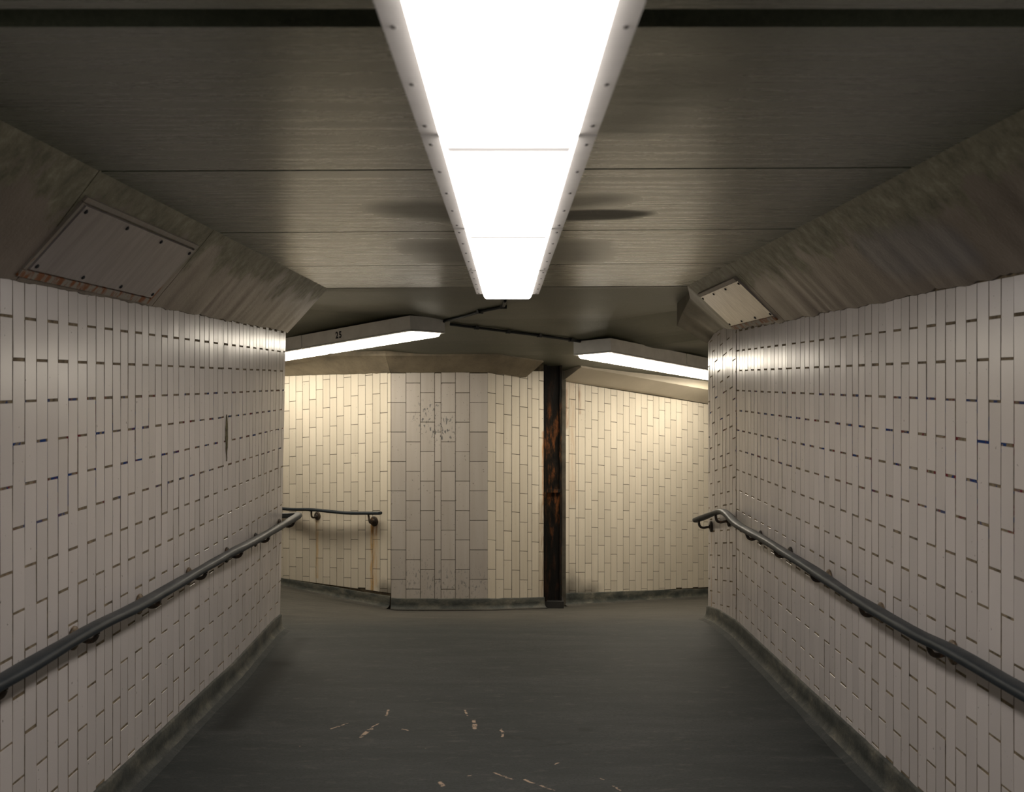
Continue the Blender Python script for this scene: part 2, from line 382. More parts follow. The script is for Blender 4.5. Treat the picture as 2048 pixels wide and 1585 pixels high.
# ------------------------------------------------------------------ tiled walls
def tiled_wall(name, P0, P1, top, base, mat, grout, tw=.1, th=.3, anchor=0.0, vph=-.074, stag=.5, tilt=0.0,
               breaks=(), inside=(0, 8), jv=.0055, jh=.009, warp=None, backtop=.9, widths=None, depth=.0035, rnd=1.0):
    P0 = Vector(P0); P1 = Vector(P1); d = P1 - P0; L = d.length; d.normalize()
    nrm = Vector((d.y, -d.x))
    if nrm.dot(Vector(inside) - P0) < 0: nrm = -nrm
    def q(u, v, k):
        p = P0 + d * u + nrm * k
        r = Vector((p.x, p.y, v)); return warp(r) if warp else r
    V = []; FC = []; FM = []; TT = []
    # backing block carries the grout
    nn = max(1, int(L / .12))
    for i in range(nn):
        u0 = L * i / nn; u1 = L * (i + 1) / nn; k = len(V)
        V += [q(u0, base(u0) - .3, 0), q(u1, base(u1) - .3, 0), q(u1, top(u1) + backtop, 0), q(u0, top(u0) + backtop, 0),
              q(u0, base(u0) - .3, -.2), q(u1, base(u1) - .3, -.2), q(u1, top(u1) + backtop, -.2), q(u0, top(u0) + backtop, -.2)]
        FC += [(k, k + 1, k + 2, k + 3), (k + 5, k + 4, k + 7, k + 6), (k + 3, k + 2, k + 6, k + 7), (k + 1, k, k + 4, k + 5)]
        FM += [0] * 4; TT += [0] * 4
        if i == 0: FC.append((k, k + 3, k + 7, k + 4)); FM.append(0); TT.append(0)
        if i == nn - 1: FC.append((k + 1, k + 5, k + 6, k + 2)); FM.append(0); TT.append(0)
    # columns
    cols = []
    if widths:
        u = 0
        for c, wd in enumerate(widths): cols.append((u, u + wd, c)); u += wd
    else:
        u = anchor - tw * math.ceil(anchor / tw + 1); c = int(round((u - anchor) / tw)); br = sorted(breaks)
        while u < L:
            if br and u + tw > br[0]:
                cols.append((u, u + .042, c + 1)); u += .042; c += 2 if stag == .5 else 1; br.pop(0); continue
            cols.append((u, u + tw, c)); u += tw; c += 1
    for (a, b, c) in cols:
        ua = max(a + jv / 2, 0.001); ub = min(b - jv / 2, L - .001)
        if ub - ua < .012: continue
        um = (ua + ub) / 2
        j0 = int((base(um) - .8) / th) - 3; j1 = int((top(um) + .8) / th) + 3
        for j in range(j0, j1):
            lo = vph + (j + (stag * c) % 1.0) * th + jh / 2 + tilt * (um - ua) * 0
            def vv(u, lvl): return lvl + tilt * u
            jit = random.uniform(-.0012, .0012) * rnd
            q0 = [max(vv(ua, lo) + jit, base(ua)), max(vv(ub, lo) + jit, base(ub))]
            q1 = [min(vv(ua, lo + th - jh) + jit, top(ua)), min(vv(ub, lo + th - jh) + jit, top(ub))]
            if q1[0] - q0[0] < .01 or q1[1] - q0[1] < .01: continue
            vm = (q0[0] + q1[0]) / 2; D = depth + random.uniform(-.0006, .0008) * rnd
            ga = random.gauss(0, .0075) * rnd; gb = random.gauss(0, .003) * rnd
            def dep(u, v): return D + ga * (u - um) + gb * (v - vm)
            bv = .0014; k = len(V)
            V += [q(ua, q0[0], 0), q(ub, q0[1], 0), q(ub, q1[1], 0), q(ua, q1[0], 0)]
            V += [q(ua + .0004, q0[0] + .0004, dep(ua, q0[0]) - bv), q(ub - .0004, q0[1] + .0004, dep(ub, q0[1]) - bv), q(ub - .0004, q1[1] - .0004, dep(ub, q1[1]) - bv), q(ua + .0004, q1[0] - .0004, dep(ua, q1[0]) - bv)]
            V += [q(ua + bv, q0[0] + bv, dep(ua, q0[0])), q(ub - bv, q0[1] + bv, dep(ub, q0[1])), q(ub - bv, q1[1] - bv, dep(ub, q1[1])), q(ua + bv, q1[0] - bv, dep(ua, q1[0]))]
            t = random.random()
            for r in range(4):
                r2 = (r + 1) % 4
                FC.append((k + r, k + r2, k + 4 + r2, k + 4 + r)); FC.append((k + 4 + r, k + 4 + r2, k + 8 + r2, k + 8 + r))
            FC.append((k + 8, k + 9, k + 10, k + 11)); FM += [0, 1] * 4 + [1]; TT += [t] * 9
    o = link(name, V, FC, [grout, mat], None, FM, False, TT)
    fix_normals(o)
    return struct(o)

WL = 1.744
def left_warp(r):
    if r.y > 7.2 and r.x < -1.2:
        k = min((r.y - 7.2) / 1.4, 1); r.x -= .045 * k * (.4 - r.z) / 2.2
    return r
def lin(a, b, L): return lambda u: a + (b - a) * u / L
TILE = tile_material('corridor_tile', TILE_BASE, 0)
TILE_END = tile_material('right_return_tile', TILE_BASE, .35, stains=[((1.71, 9.40, -1.1), (1.71, 9.40, -1.9), .008, .022, (.28, .15, .05), .8),
                                                                       ((1.73, 8.72, -1.06), (1.73, 8.72, -1.35), .004, .014, (.25, .14, .06), .6)])
Y0 = -7.0; YE = 8.82
wl_top = lambda u: .360 + .0065 * (max(Y0 + u, 0) - 3.8)
tiled_wall('wall_left', (-WL, Y0), (-WL, YE), wl_top, lambda u: floor_z(0, Y0 + u) + .125, TILE, GROUT,
           anchor=4.002 - Y0, breaks=(3.87 - Y0, 6.93 - Y0 - .02, 8.60 - Y0), warp=left_warp)
tiled_wall('wall_right', (WL, Y0), (WL, 8.50), wl_top, lambda u: floor_z(0, Y0 + u) + .13, TILE, GROUT,
           anchor=6.105 - Y0, breaks=(3.80 - Y0, 7.0 - Y0), )
tiled_wall('wall_right_return', (WL - .002, 8.50), (1.715, 9.53), lambda u: .45, lambda u: -1.82 - .095 * u, TILE_END, GROUT,
           anchor=.02, vph=.17, tilt=-.15, stag=1 / 3, breaks=(.36,))
tiled_wall('wall_left_branch', (-1.748, 8.825), (-4.3, 10.5), lambda u: .5, lambda u: -2.0, TILE, GROUT, tilt=-.08, warp=left_warp, inside=(0, 11))
tiled_wall('wall_right_branch', (1.715, 9.53), (4.9, 11.9), lambda u: .5, lambda u: -2.1, TILE, GROUT, tilt=-.1, inside=(1, 12))
# far walls
BL0 = Vector((-1.18, 11.40)); BL1 = Vector((-2.42, 12.25)); BLd = (BL1 - BL0).normalized(); LBL = (BL1 - BL0).length
def blp(t, off=0.0, z=0.0):
    p = BL0 + BLd * t; nn = Vector((-BLd.y, BLd.x)); nn = nn if nn.dot(Vector((0, 8)) - BL0) > 0 else -nn
    p = p + nn * off; return Vector((p.x, p.y, z))
FAR_TILE = (.70, .64, .53)
T_BL = tile_material('far_left_tile', FAR_TILE, .18, rough=.34, stains=[
    (blp(.25, 0, -1.5), blp(.25, 0, -2.15), .018, .035, (.50, .27, .05), .9), (blp(.20, 0, -1.42), blp(.20, 0, -2.1), .004, .045, (.55, .33, .10), .55),
    (blp(1.03, 0, -1.47), blp(1.03, 0, -2.1), .008, .03, (.60, .38, .14), .8), (blp(.22, 0, -1.5), blp(.22, 0, -1.55), .03, .06, (.22, .09, .02), .8)],
    smudges=[(blp(.0, 0, -2.15), blp(.08, 0, -2.15), .02, .14, (.06, .055, .045), .7)])
tiled_wall('wall_back_left', tuple(BL0), tuple(BL0 + BLd * 5.2), lambda u: .081 - .018 * u, lambda u: -2.163 - .002 * u, T_BL, GROUT_FAR,
           anchor=.045, vph=-.02, stag=-1 / 3, tilt=-.075, jv=.0032, jh=.004, depth=.004, rnd=.6, backtop=1.0)
T_BC = tile_material('far_centre_tile', (.56, .52, .475), .3, rough=.42, dots=.715, chips=[((-.80, 11.4, -.36), (-.66, 11.4, -.50), .10, .20, .9), ((-.95, 11.4, -2.0), (-.3, 11.4, -2.1), .0, .25, .6)])
wd = [.152, .1463, .1455, .0655, .1455, .1455, .19]
tiled_wall('wall_back_centre', (-1.18, 11.398), (-.196, 11.398), lambda u: .088, lambda u: -2.215 - .02 * u, T_BC, GROUT_FAR,
           widths=wd, vph=-.222, stag=-1 / 3, tilt=0, jv=.004, jh=.0045, depth=.004, rnd=.6, backtop=1.0)
T_BI = tile_material('far_inner_tile', FAR_TILE, .3, rough=.38, stains=[((.385, 11.8, -.55), (.385, 11.8, -1.3), .01, .028, (.50, .20, .03), .9),
        ((.37, 11.79, -1.3), (.38, 11.8, -2.25), .01, .07, (.22, .13, .06), .7)])
tiled_wall('wall_back_inner', (-.20, 11.40), (.385, 11.80), lambda u: .10, lambda u: -2.225 - .10 * u, T_BI, GROUT_FAR,
           widths=[.1, .1, .1, .1, .1, .055, .092, .062], vph=-.12, stag=-1 / 3, tilt=-.12, jv=.0035, jh=.004, depth=.004, rnd=.6, backtop=1.0)
BR0 = Vector((.60, 12.20)); BR1 = Vector((2.47, 13.75)); BRd = (BR1 - BR0).normalized(); LBR = (BR1 - BR0).length
def brp(t, z): p = BR0 + BRd * t; return Vector((p.x, p.y, z))
T_BR = tile_material('far_right_tile', FAR_TILE, .2, rough=.36, stains=[(brp(.05, 0), brp(.06, -.5), .01, .04, (.30, .14, .06), .9), (brp(.25, -.05), brp(.26, -.35), .005, .03, (.30, .17, .09), .8),
       (brp(.15, 0), brp(.15, -1.3), .0, .08, (.50, .33, .18), .5)],
       smudges=[(brp(.05, -2.38), brp(.42, -2.42), .03, .24, (.045, .042, .036), .8), (brp(.1, -2.36), brp(.12, -2.2), .0, .15, (.07, .06, .05), .5)])
tiled_wall('wall_back_right', tuple(BR0), tuple(BR0 + BRd * 6.2), lambda u: -.005 - .118 * u, lambda u: -2.34 - .08 * u, T_BR, GROUT_FAR,
           anchor=.10, breaks=(.225,), vph=-.19, stag=1 / 3, tilt=-.10, jv=.003, jh=.004, depth=.004, rnd=.6, backtop=1.2)
# closing walls out of sight
for nm, a, b in (('wall_left_end', (-5.0, 9.8), (-6.6, 15.2)), ('wall_right_end', (4.6, 11.2), (7.2, 16.8)), ('wall_behind', (-2, Y0), (2, Y0))):
    tiled_wall(nm, a, b, lambda u: .9, lambda u: -2.7, TILE, GROUT, backtop=.2, inside=(0, 8))

# ------------------------------------------------------------------ floor
def grid(name, xs, ys, fz, mat, flip=False, thick=.15):
    V = [Vector((x, y, fz(x, y))) for y in ys for x in xs]; nx = len(xs); Fc = []
    for j in range(len(ys) - 1):
        for i in range(nx - 1):
            a = j * nx + i; f = (a, a + 1, a + nx + 1, a + nx); Fc.append(f[::-1] if flip else f)
    o = link(name, V, Fc, mat, None, None, True)
    m = o.modifiers.new('thickness', 'SOLIDIFY'); m.thickness = thick; m.offset = -1
    return struct(o)
def fr(a, b, s):
    n = int(round((b - a) / s)); return [a + (b - a) * i / n for i in range(n + 1)]
def fz_noise(x, y): return floor_z(x, y) + .006 * noise3(x * .8, y * .8, 0) + .002 * noise3(x * 4, y * 4, 3)
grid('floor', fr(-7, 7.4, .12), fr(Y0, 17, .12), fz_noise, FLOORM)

# ------------------------------------------------------------------ ceiling slabs of the corridor, falling ceiling beyond
cs = [((corridor_ceiling_hit(1214, 428)), (corridor_ceiling_hit(1262, 428)), .05, .12, .9), ((corridor_ceiling_hit(1140, 432)), (corridor_ceiling_hit(1215, 430)), .11, .18, .9),
      ((corridor_ceiling_hit(850, 420)), (corridor_ceiling_hit(930, 430)), .12, .30, .5), ((corridor_ceiling_hit(1150, 405)), (corridor_ceiling_hit(1190, 400)), .05, .2, .4),
      ((corridor_ceiling_hit(1250, 250)), (corridor_ceiling_hit(1330, 160)), .02, .22, .35), ((corridor_ceiling_hit(880, 490)), (corridor_ceiling_hit(920, 520)), .05, .3, .45),
      ((corridor_ceiling_hit(1130, 490)), (corridor_ceiling_hit(1140, 520)), .05, .3, .45)]
CEIL = ceiling_material('ceiling_concrete', cs)
joints = [(-5.4, -5.35), (-3.8, -3.75), (-2.2, -2.2), (-.7, -.7), (.75, .72), (2.235, 2.235), (3.87, 3.80), (5.48, 5.335), (7.08, 6.90), (8.74, 8.54)]
m = MB(); CH = 1.42
prev = (Y0, Y0)
for (yl, yr) in joints:
    g = .052 if abs(yl - 2.235) < .01 else .007
    a0 = prev; a1 = (yl - g, yr - g)
    def c(x, y, z): return Vector((x, y, z))
    b = .004
    m.hexa([c(-CH, a0[0] + b, .724), c(CH, a0[1] + b, .724), c(CH, a1[1] - b, .724), c(-CH, a1[0] - b, .724),
            c(-CH, a0[0], .824), c(CH, a0[1], .824), c(CH, a1[1], .824), c(-CH, a1[0], .824)])
    prev = (yl + g, yr + g)
m.add([(-CH - .4, Y0, .768), (CH + .4, Y0, .768), (CH + .4, 8.7, .768), (-CH - .4, 8.7, .768)], [(0, 1, 2, 3)])
# falling part as a grid, welded into the same ceiling object
xs = fr(-7, 7.4, .12); k0 = len(m.v); ts = [0, .12, .3] + fr(.5, 8.0, .12); nx = len(xs)
for t in ts:
    for x in xs:
        ys_ = 8.747 + (-.2 * (x + CH) / (2 * CH) if -CH <= x <= CH else (-.2 if x > 0 else 0)); y = ys_ + t
        z = ceil_z(x, max(y, 8.66)) if t > 0 else .722
        z += .004 * noise3(x * 2, y * 2, 7)
        m.v.append(Vector((x, y, z)))
for j in range(len(ts) - 1):
    for i in range(nx - 1):
        a = k0 + j * nx + i; m.f.append((a, a + nx, a + nx + 1, a + 1)); m.fm.append(1)
m.add([(-7, 8.747, .722), (-CH, 8.747, .722), (-CH, 8.747, .85), (-7, 8.747, .85)], [(0, 1, 2, 3)])
m.add([(CH, 8.547, .722), (7, 8.547, .722), (7, 8.547, .85), (CH, 8.547, .85)], [(0, 1, 2, 3)])
CEILF = ceiling_material('far_ceiling_concrete', (), (.125, .128, .088), .50)
co = link('ceiling', m.v, m.f, [CEIL, CEILF], None, m.fm); struct(co)
# roof slab far above closes the space
mb = MB(); mb.hexa([Vector(v) for v in ((-8, Y0 - .3, .93), (8, Y0 - .3, .93), (8, 18, .93), (-8, 18, .93), (-8, Y0 - .3, 1.1), (8, Y0 - .3, 1.1), (8, 18, 1.1), (-8, 18, 1.1))])
struct(mb.build('ceiling_slab', CEIL))

# ------------------------------------------------------------------ coves between walls and ceiling
def cove(name, B, T, mat, step=.04, rough=.004, ragged=.008, warp=None, steps=6, up=.12):
    """B, T: lower and upper polylines (same count). Solid wedge that reaches back to the wall and up into the slab."""
    Bs = []; Ts = []
    for i in range(len(B) - 1):
        n = max(1, int((Vector(T[i + 1]) - Vector(T[i])).length / step), int((Vector(B[i + 1]) - Vector(B[i])).length / step))
        for k in range(n + (1 if i == len(B) - 2 else 0)):
            Bs.append(Vector(B[i]).lerp(Vector(B[i + 1]), k / n)); Ts.append(Vector(T[i]).lerp(Vector(T[i + 1]), k / n))
    V = []; Fc = []; R = steps + 3
    for b, t in zip(Bs, Ts):
        b = b.copy(); b.z += ragged * (noise3(b.x * 9, b.y * 9, 1) + .8 * noise3(b.x * 31, b.y * 31, 4)) - ragged * .3
        back = Vector((b.x - t.x, b.y - t.y, 0)); back = back.normalized() * .12 if back.length > 1e-5 else back
        V.append(b + back + Vector((0, 0, .0)))
        for k in range(steps + 1):
            p = b.lerp(t, k / steps); s = rough * noise3(p.x * 5, p.y * 5, p.z * 5)
            if 0 < k: p = p + Vector((0, 0, s * (1 if k < steps else .3)))
            V.append(p)
        V.append(t + Vector((0, 0, up)))
    n = len(Bs)
    for i in range(n - 1):
        for k in range(R - 1):
            a = i * R + k; Fc.append((a, a + 1, a + 1 + R, a + R))
    Fc.append(tuple(range(R))); Fc.append(tuple((n - 1) * R + k for k in range(R))[::-1])
    o = link(name, V, Fc, mat, None, None, True); fix_normals(o); o.data.set_sharp_from_angle(angle=math.radians(35)); return struct(o)
CL = cove_material('left_cove_paint', -1); CR = cove_material('right_cove_paint', 1)
def wtz(y): return .360 + .0065 * (max(y, 0) - 3.8) - .004
tr = [0]
def trim():
    tr[0] += 1; return 'trim_%d' % tr[0]
BXL = -WL + .012; TXL = -1.405
segsL = [(Y0, 3.95), (3.957, 5.46), (5.467, 8.78)]
for a, b in segsL:
    if b < 8: cove(trim(), [(BXL, a, wtz(a)), (BXL, b, wtz(b))], [(TXL, a - .09, .726), (TXL, b - .09 if b < 8 else b, .726)], CL)
    else:
        cove(trim(), [(BXL, a, wtz(a)), (BXL, 8.72, wtz(8.72)), (BXL - .018, 8.93, wtz(8.9))], [(TXL, a - .09, .726), (TXL, 8.70, .726), (TXL - .01, 8.80, .716)], CL)
BXR = WL - .012; TXR = 1.375
for a, b in [(Y0, 6.98), (6.987, 8.50)]:
    cove(trim(), [(BXR, a, wtz(a)), (BXR, b, wtz(b) + (.005 if b > 8 else 0))], [(TXR, a - (.05 if a > 0 else 0), .726), (TXR, b - (.05 if b < 8 else -.04), .726)], CR, ragged=.012)
CE = plaster_material('return_cove_concrete', (.17, .15, .105), .45)
cove(trim(), [(BXR, 8.50, .392), P(1445, 656, 8.95), P(1425, 668, 9.3), P(1413, 686, 9.56)],
     [(TXR, 8.54, .726), P(1380, 596, 8.95), P(1364, 628, 9.3), P(1354, 653, 9.58)], CE, rough=.012, ragged=.006, up=.25)
# far coves
def back_pt(t, off, z): return blp(t, off, z)
cove(trim(), [blp(4.0, .01, .0), blp(LBL, .01, .055), blp(0, .01, .081)], [blp(4.0, .26, .26), blp(LBL, .26, .262), Vector((-1.21, 11.15, .25))], SOFFIT, ragged=.004)
cove(trim(), [(-1.18, 11.385, .083), (-.195, 11.385, .086)], [(-1.21, 11.15, .25), (-.065, 11.15, .25)], SOFFIT, ragged=.003)
cove(trim(), [(-.195, 11.385, .086), P(1052, 754, 11.61)], [(-.065, 11.15, .25), P(1087, 724, 11.56)], SOFFIT, ragged=.006)
nR = Vector((BRd.y, -BRd.x))
def brn(t, off, z): p = BR0 + BRd * t + nR * off; return Vector((p.x, p.y, z))
t1 = P(1162, 735, 11.92)
cove(trim(), [brn(.0, .01, -.003), brn(1.5, .01, -.17), brn(LBR, .01, -.285), brn(5.5, .01, -.6)],
     [t1, t1.lerp(P(1416, 780, 13.4), .62), P(1416, 780, 13.4), P(1416, 780, 13.4) + Vector((2.4, 1.9, -.28))], CREAM, rough=.001, ragged=.001, up=.35)

# ------------------------------------------------------------------ skirtings
def skirting(name, pts, inside, hs, floorf=floor_z, reach=.10, warp=None):
    """pts: XY polyline, hs: heights above floor per point"""
    P2 = [Vector(p) for p in pts]; PL = []; HL = []
    for i in range(len(P2) - 1):
        n = max(1, int((P2[i + 1] - P2[i]).length / .06))
        for k in range(n + (1 if i == len(P2) - 2 else 0)): PL.append(P2[i].lerp(P2[i + 1], k / n)); HL.append(hs[i] + (hs[i + 1] - hs[i]) * k / n)
    V = []; Fc = []; prof = [(-.03, 1.0), (.012, 1.0), (.018, .93), (.019, .5), (.026, .28), (.045, .13), (.075, .04), (1.0, -.03)]
    R = len(prof); ins = Vector(inside)
    def segn(a, b):
        d = (b - a).normalized(); nn = Vector((d.y, -d.x)); return nn if nn.dot(ins - a) > 0 else -nn
    norms = [segn(PL[i], PL[i + 1]) for i in range(len(PL) - 1)]
    for i, p in enumerate(PL):
        if i == 0: nn = norms[0]
        elif i == len(PL) - 1: nn = norms[-1]
        else:
            nn = (norms[i - 1] + norms[i]); nn = nn / max(nn.dot(norms[i]), .4)
        rr = reach * (1 + .35 * noise3(p.x * 3, p.y * 3, 2))
        for (o, h) in prof:
            oo = o if o < 1 else rr
            q = p + nn * (oo + (.004 * noise3(p.x * 12, p.y * 12, h * 4) if o > 0 else 0))
            fz = floorf(q.x, q.y)
            z = fz + HL[i] * h + (.005 * noise3(q.x * 14, q.y * 14, 5) if .5 < h else 0) + (-.012 if o >= 1 else 0)
            v = Vector((q.x, q.y, z)); V.append(warp(v) if warp else v)
    for i in range(len(PL) - 1):
        for k in range(R - 1):
            a = i * R + k; Fc.append((a, a + 1, a + 1 + R, a + R))
    o = link(name, V, Fc, [SKIRT, FLOORM], None, [1 if f % (R - 1) >= 5 else 0 for f in range(len(Fc))], True); fix_normals(o); return struct(o)
skirting('baseboard_left', [(-WL, Y0), (-WL, 8.81), (-1.80, 8.86), (-4.3, 10.54)], (0, 9), [.13, .13, .14, .1], warp=left_warp)
skirting('baseboard_right', [(WL, Y0), (WL, 8.50), (1.715, 9.53), (4.9, 11.9)], (0, 9.5), [.135, .135, .12, .12])
skirting('baseboard_back_left', [tuple(BL0 + BLd * 5), tuple(BL1), tuple(BL0)], (0, 9), [.08, .085, .135])
skirting('baseboard_back_centre', [(-1.18, 11.40), (-.20, 11.40), (.385, 11.80)], (0, 9), [.12, .12, .12], reach=.05)
skirting('baseboard_back_right', [(.60, 12.20), tuple(BR1), tuple(BR0 + BRd * 6)], (0, 9), [.14, .10, .10], reach=.16)

# ------------------------------------------------------------------ recess with the corroded steel column
m = MB(); ex, ey, ez = Vector((1, 0, 0)), Vector((0, 1, 0)), Vector((0, 0, 1)); o0 = Vector((0, 0, 0))
m.box(o0, ex, ey, ez, .30, .70, 12.32, 12.42, -2.7, .9)
m.box(o0, ex, ey, ez, .30, .392, 11.83, 12.33, -2.7, .9)
m.box(o0, ex, ey, ez, .588, .64, 12.17, 12.33, -2.7, .9, 1)
struct(m.build('wall_back_recess', [BLACK, simple('recess_cheek', (.11, .098, .075), .7, var=.4)]))
st = thing('steel_column', 'blackened rusty steel column standing in the dark recess between tiled far walls', 'column', (.49, 12.05, floor_z(.49, 12.05)))
zb = floor_z(.49, 12.05)
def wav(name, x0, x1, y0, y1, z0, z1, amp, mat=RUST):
    nz = 60; V = []; Fc = []
    for i in range(nz + 1):
        z = z0 + (z1 - z0) * i / nz
        for (x, y) in ((x0, y0), (x1, y0), (x1, y1), (x0, y1)):
            V.append(Vector((x + amp * noise3(x * 9, 3, z * 7), y + amp * noise3(4, y * 9, z * 7), z)))
    for i in range(nz):
        for k in range(4):
            k2 = (k + 1) % 4; Fc.append((i * 4 + k, i * 4 + k2, i * 4 + 4 + k2, i * 4 + 4 + k))
    Fc.append((3, 2, 1, 0)); Fc.append(tuple(nz * 4 + k for k in range(4)))
    ob = link(name, V, Fc, mat, st); fix_normals(ob); return ob
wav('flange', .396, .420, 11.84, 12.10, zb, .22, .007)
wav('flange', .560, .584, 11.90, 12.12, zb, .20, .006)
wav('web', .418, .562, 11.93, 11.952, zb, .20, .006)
m = MB()
for zz in (-1.17,): m.box(Vector((0, 0, zz)), ex, ey, ez, .41, .575, 11.895, 11.94, -.018, .018)
m.build('splice_plate', RUST, st)
m = MB(); m.box(Vector((0, 0, zb)), ex, ey, ez, .395, .60, 11.83, 12.13, -.005, .10, ty=-.02, tx=-.0)
m.build('base_hole_dark', BLACK, st)  # black box painted in for the dark hole at the column foot

# ------------------------------------------------------------------ light fittings
LL = 1.605; FW = .41; FH = .148
def fixture(label, o, X, Y, mat, paint, L=LL, group=None, H=FH, number=None, screws=True):
    """o: centre of the near end at the rim's underside, X across, Y along, box rises along Z"""
    X = X.normalized(); Y = Y.normalized(); Z = X.cross(Y).normalized(); 
    if Z.z < 0: Z = -Z
    t = thing('ceiling_light', label, 'light', o + Y * L / 2 + Z * H, group)
    h = FW / 2; g = .008
    b = MB(); b.box(o, X, Y, Z, -h, h, g, L - g, .016, H); b.build('housing', paint, t)
    b = MB(); b.box(o, X, Y, Z, -h + .006, h - .006, g + .006, L - g - .006, .011, .017); b.build('rim_gap', DARK_GAP, t)
    r = MB(); iw = h - .042
    for (x0, x1, y0, y1) in ((-h - .001, -iw, g, L - g), (iw, h + .001, g, L - g), (-iw, iw, g, .028), (-iw, iw, L - .028, L - g)):
        r.box(o, X, Y, Z, x0, x1, y0, y1, 0, .012)
    rim = r.build('rim', paint, t)
    # moulded diffuser: tapered tray below the rim
    d = MB(); k = 0
    prof = [(.010, 0), (.0, .0), (-.020, .008), (-.028, .014), (-.032, .024)]
    rings = []
    for (z, ins) in prof:
        rings.append([(-iw + ins, .022 + ins * .9), (iw - ins, .022 + ins * .9), (iw - ins, L - .022 - ins * .9), (-iw + ins, L - .022 - ins * .9), z])
    for rg in rings:
        for (x, y) in rg[:4]: d.v.append(o + X * x + Y * y + Z * rg[4])
    for i in range(len(rings) - 1):
        for q in range(4):
            q2 = (q + 1) % 4; d.f.append((i * 4 + q, i * 4 + q2, i * 4 + 4 + q2, i * 4 + 4 + q)); d.fm.append(1)
    e = (len(rings) - 1) * 4; d.f.append((e, e + 1, e + 2, e + 3)); d.fm.append(0); d.f.append((3, 2, 1, 0)); d.fm.append(0)
    d.build('diffuser', mat, t)
    for y in (.016, L - .022) if screws and mat is LM else ():
        e_ = MB(); e_.box(o, X, Y, Z, -iw + .004, iw - .004, y, y + .006, -.0335, .0, tx=.018); e_.build('end_cap', EDGE, t)
    if screws:
        for sx in (-1, 1):
            for k in range(5):
                s = MB(); yy = .10 + (L - .2) * k / 4
                s.lathe(o + X * sx * (iw + .024) + Y * yy + Z * .001, -Z, [(.0055, 0), (.0055, .003), (.003, .005)], 8)
                s.build('screw', SCREW, rim)
    if number:
        cu = bpy.data.curves.new('number', 'FONT'); cu.body = number; cu.size = .085; cu.extrude = .0006; cu.align_x = 'CENTER'; cu.space_character = 1.25
        cu.offset = .003
        to = bpy.data.objects.new('tmp', cu); COL.objects.link(to)
        bpy.context.view_layer.update()
        me = bpy.data.meshes.new_from_object(to.evaluated_get(bpy.context.evaluated_depsgraph_get()))
        bpy.data.objects.remove(to); me.materials.clear(); me.materials.append(simple('stencil_black', (.02, .022, .03), .5))
        nd, side, along, zz = number_place(o, X, Y, Z)
        ax = nd; az = Z; ay = side
        off = Vector(t['_o'])
        base = along
        for v in me.vertices:
            c_ = v.co; p = base + ax * c_.x * .95 + az * c_.y + ay * (c_.z + .0012)
            v.co = W(p) - off
        no = bpy.data.objects.new('number', me); COL.objects.link(no); no.parent = t; no['label'] = 'black stencilled number 25'
        for kx in (-1, 1): pass
    return t
def number_place(o, X, Y, Z):
    # on the side face that looks at the camera, t metres from the near end
    side = -X; along = o - X * (FW / 2) + Y * 1.02 + Z * .046
    return -Y, side, along, 0
LM = lamp_material('corridor_diffuser', *MAIN_LIGHT, side=.75); LLm = lamp_material('left_diffuser', *LEFT_LIGHT); LRm = lamp_material('right_diffuser', *RIGHT_LIGHT)
EDGE = lamp_material('diffuser_edge', MAIN_LIGHT[0], .45, 0)
yend = 7.43; zf = .5735
labs = ['long ceiling light with glowing diffuser, farthest of the row along the corridor ceiling',
        'long ceiling light, second from the far end of the corridor row',
        'long ceiling light, third from the far end of the corridor row',
        'long ceiling light running out of the top of the photo, nearest of the corridor row',
        'ceiling light of the corridor row directly overhead, behind the nearest visible one']
for i, lb in enumerate(labs):
    y0 = yend - LL * (i + 1)
    fixture(lb, Vector((0.004, y0, zf)), Vector((1, 0, 0)), Vector((0, 1, 0)), LM, LAMP_PAINT, group='corridor ceiling lights in one row', H=.724 - zf)
def branch_light(pn, pe, qn, labels, mat, sgn, number):
    """pn near corner of the rim, pe point further along the same edge, qn other near corner"""
    Y = (pe - pn).normalized(); X = (qn - pn); X = (X - Y * X.dot(Y)).normalized()
    o = pn + X * FW / 2
    if sgn < 0: Xr = X
    else: Xr = X
    for i, lb in enumerate(labels):
        fixture(lb, o + Y * LL * i, Xr, Y, mat, LAMP_PAINT_FAR, group='ceiling lights in the side passages', H=.135, number=number if i == 0 else None)
pl = P(822, 662, 9.72); pl2 = P(571, 704, 11.02); ql = P(898, 667, 10.03)
branch_light(pl, pl2, ql, ['grey ceiling light stencilled 25 in the left branch, glowing diffuser below', 'continuation ceiling light behind the one stencilled 25, cut off by the left wall edge'], LLm, -1, '25')
pr = P(1221, 705, 10.5); pr2 = P(1416, 741, 12.23); qr = P(1146, 711.5, 10.74)
branch_light(pr, pr2, qr, ['grey ceiling light in the right branch above the cream sloping board', 'continuation ceiling light of the right branch, cut off by the right tiled wall'], LRm, 1, None)

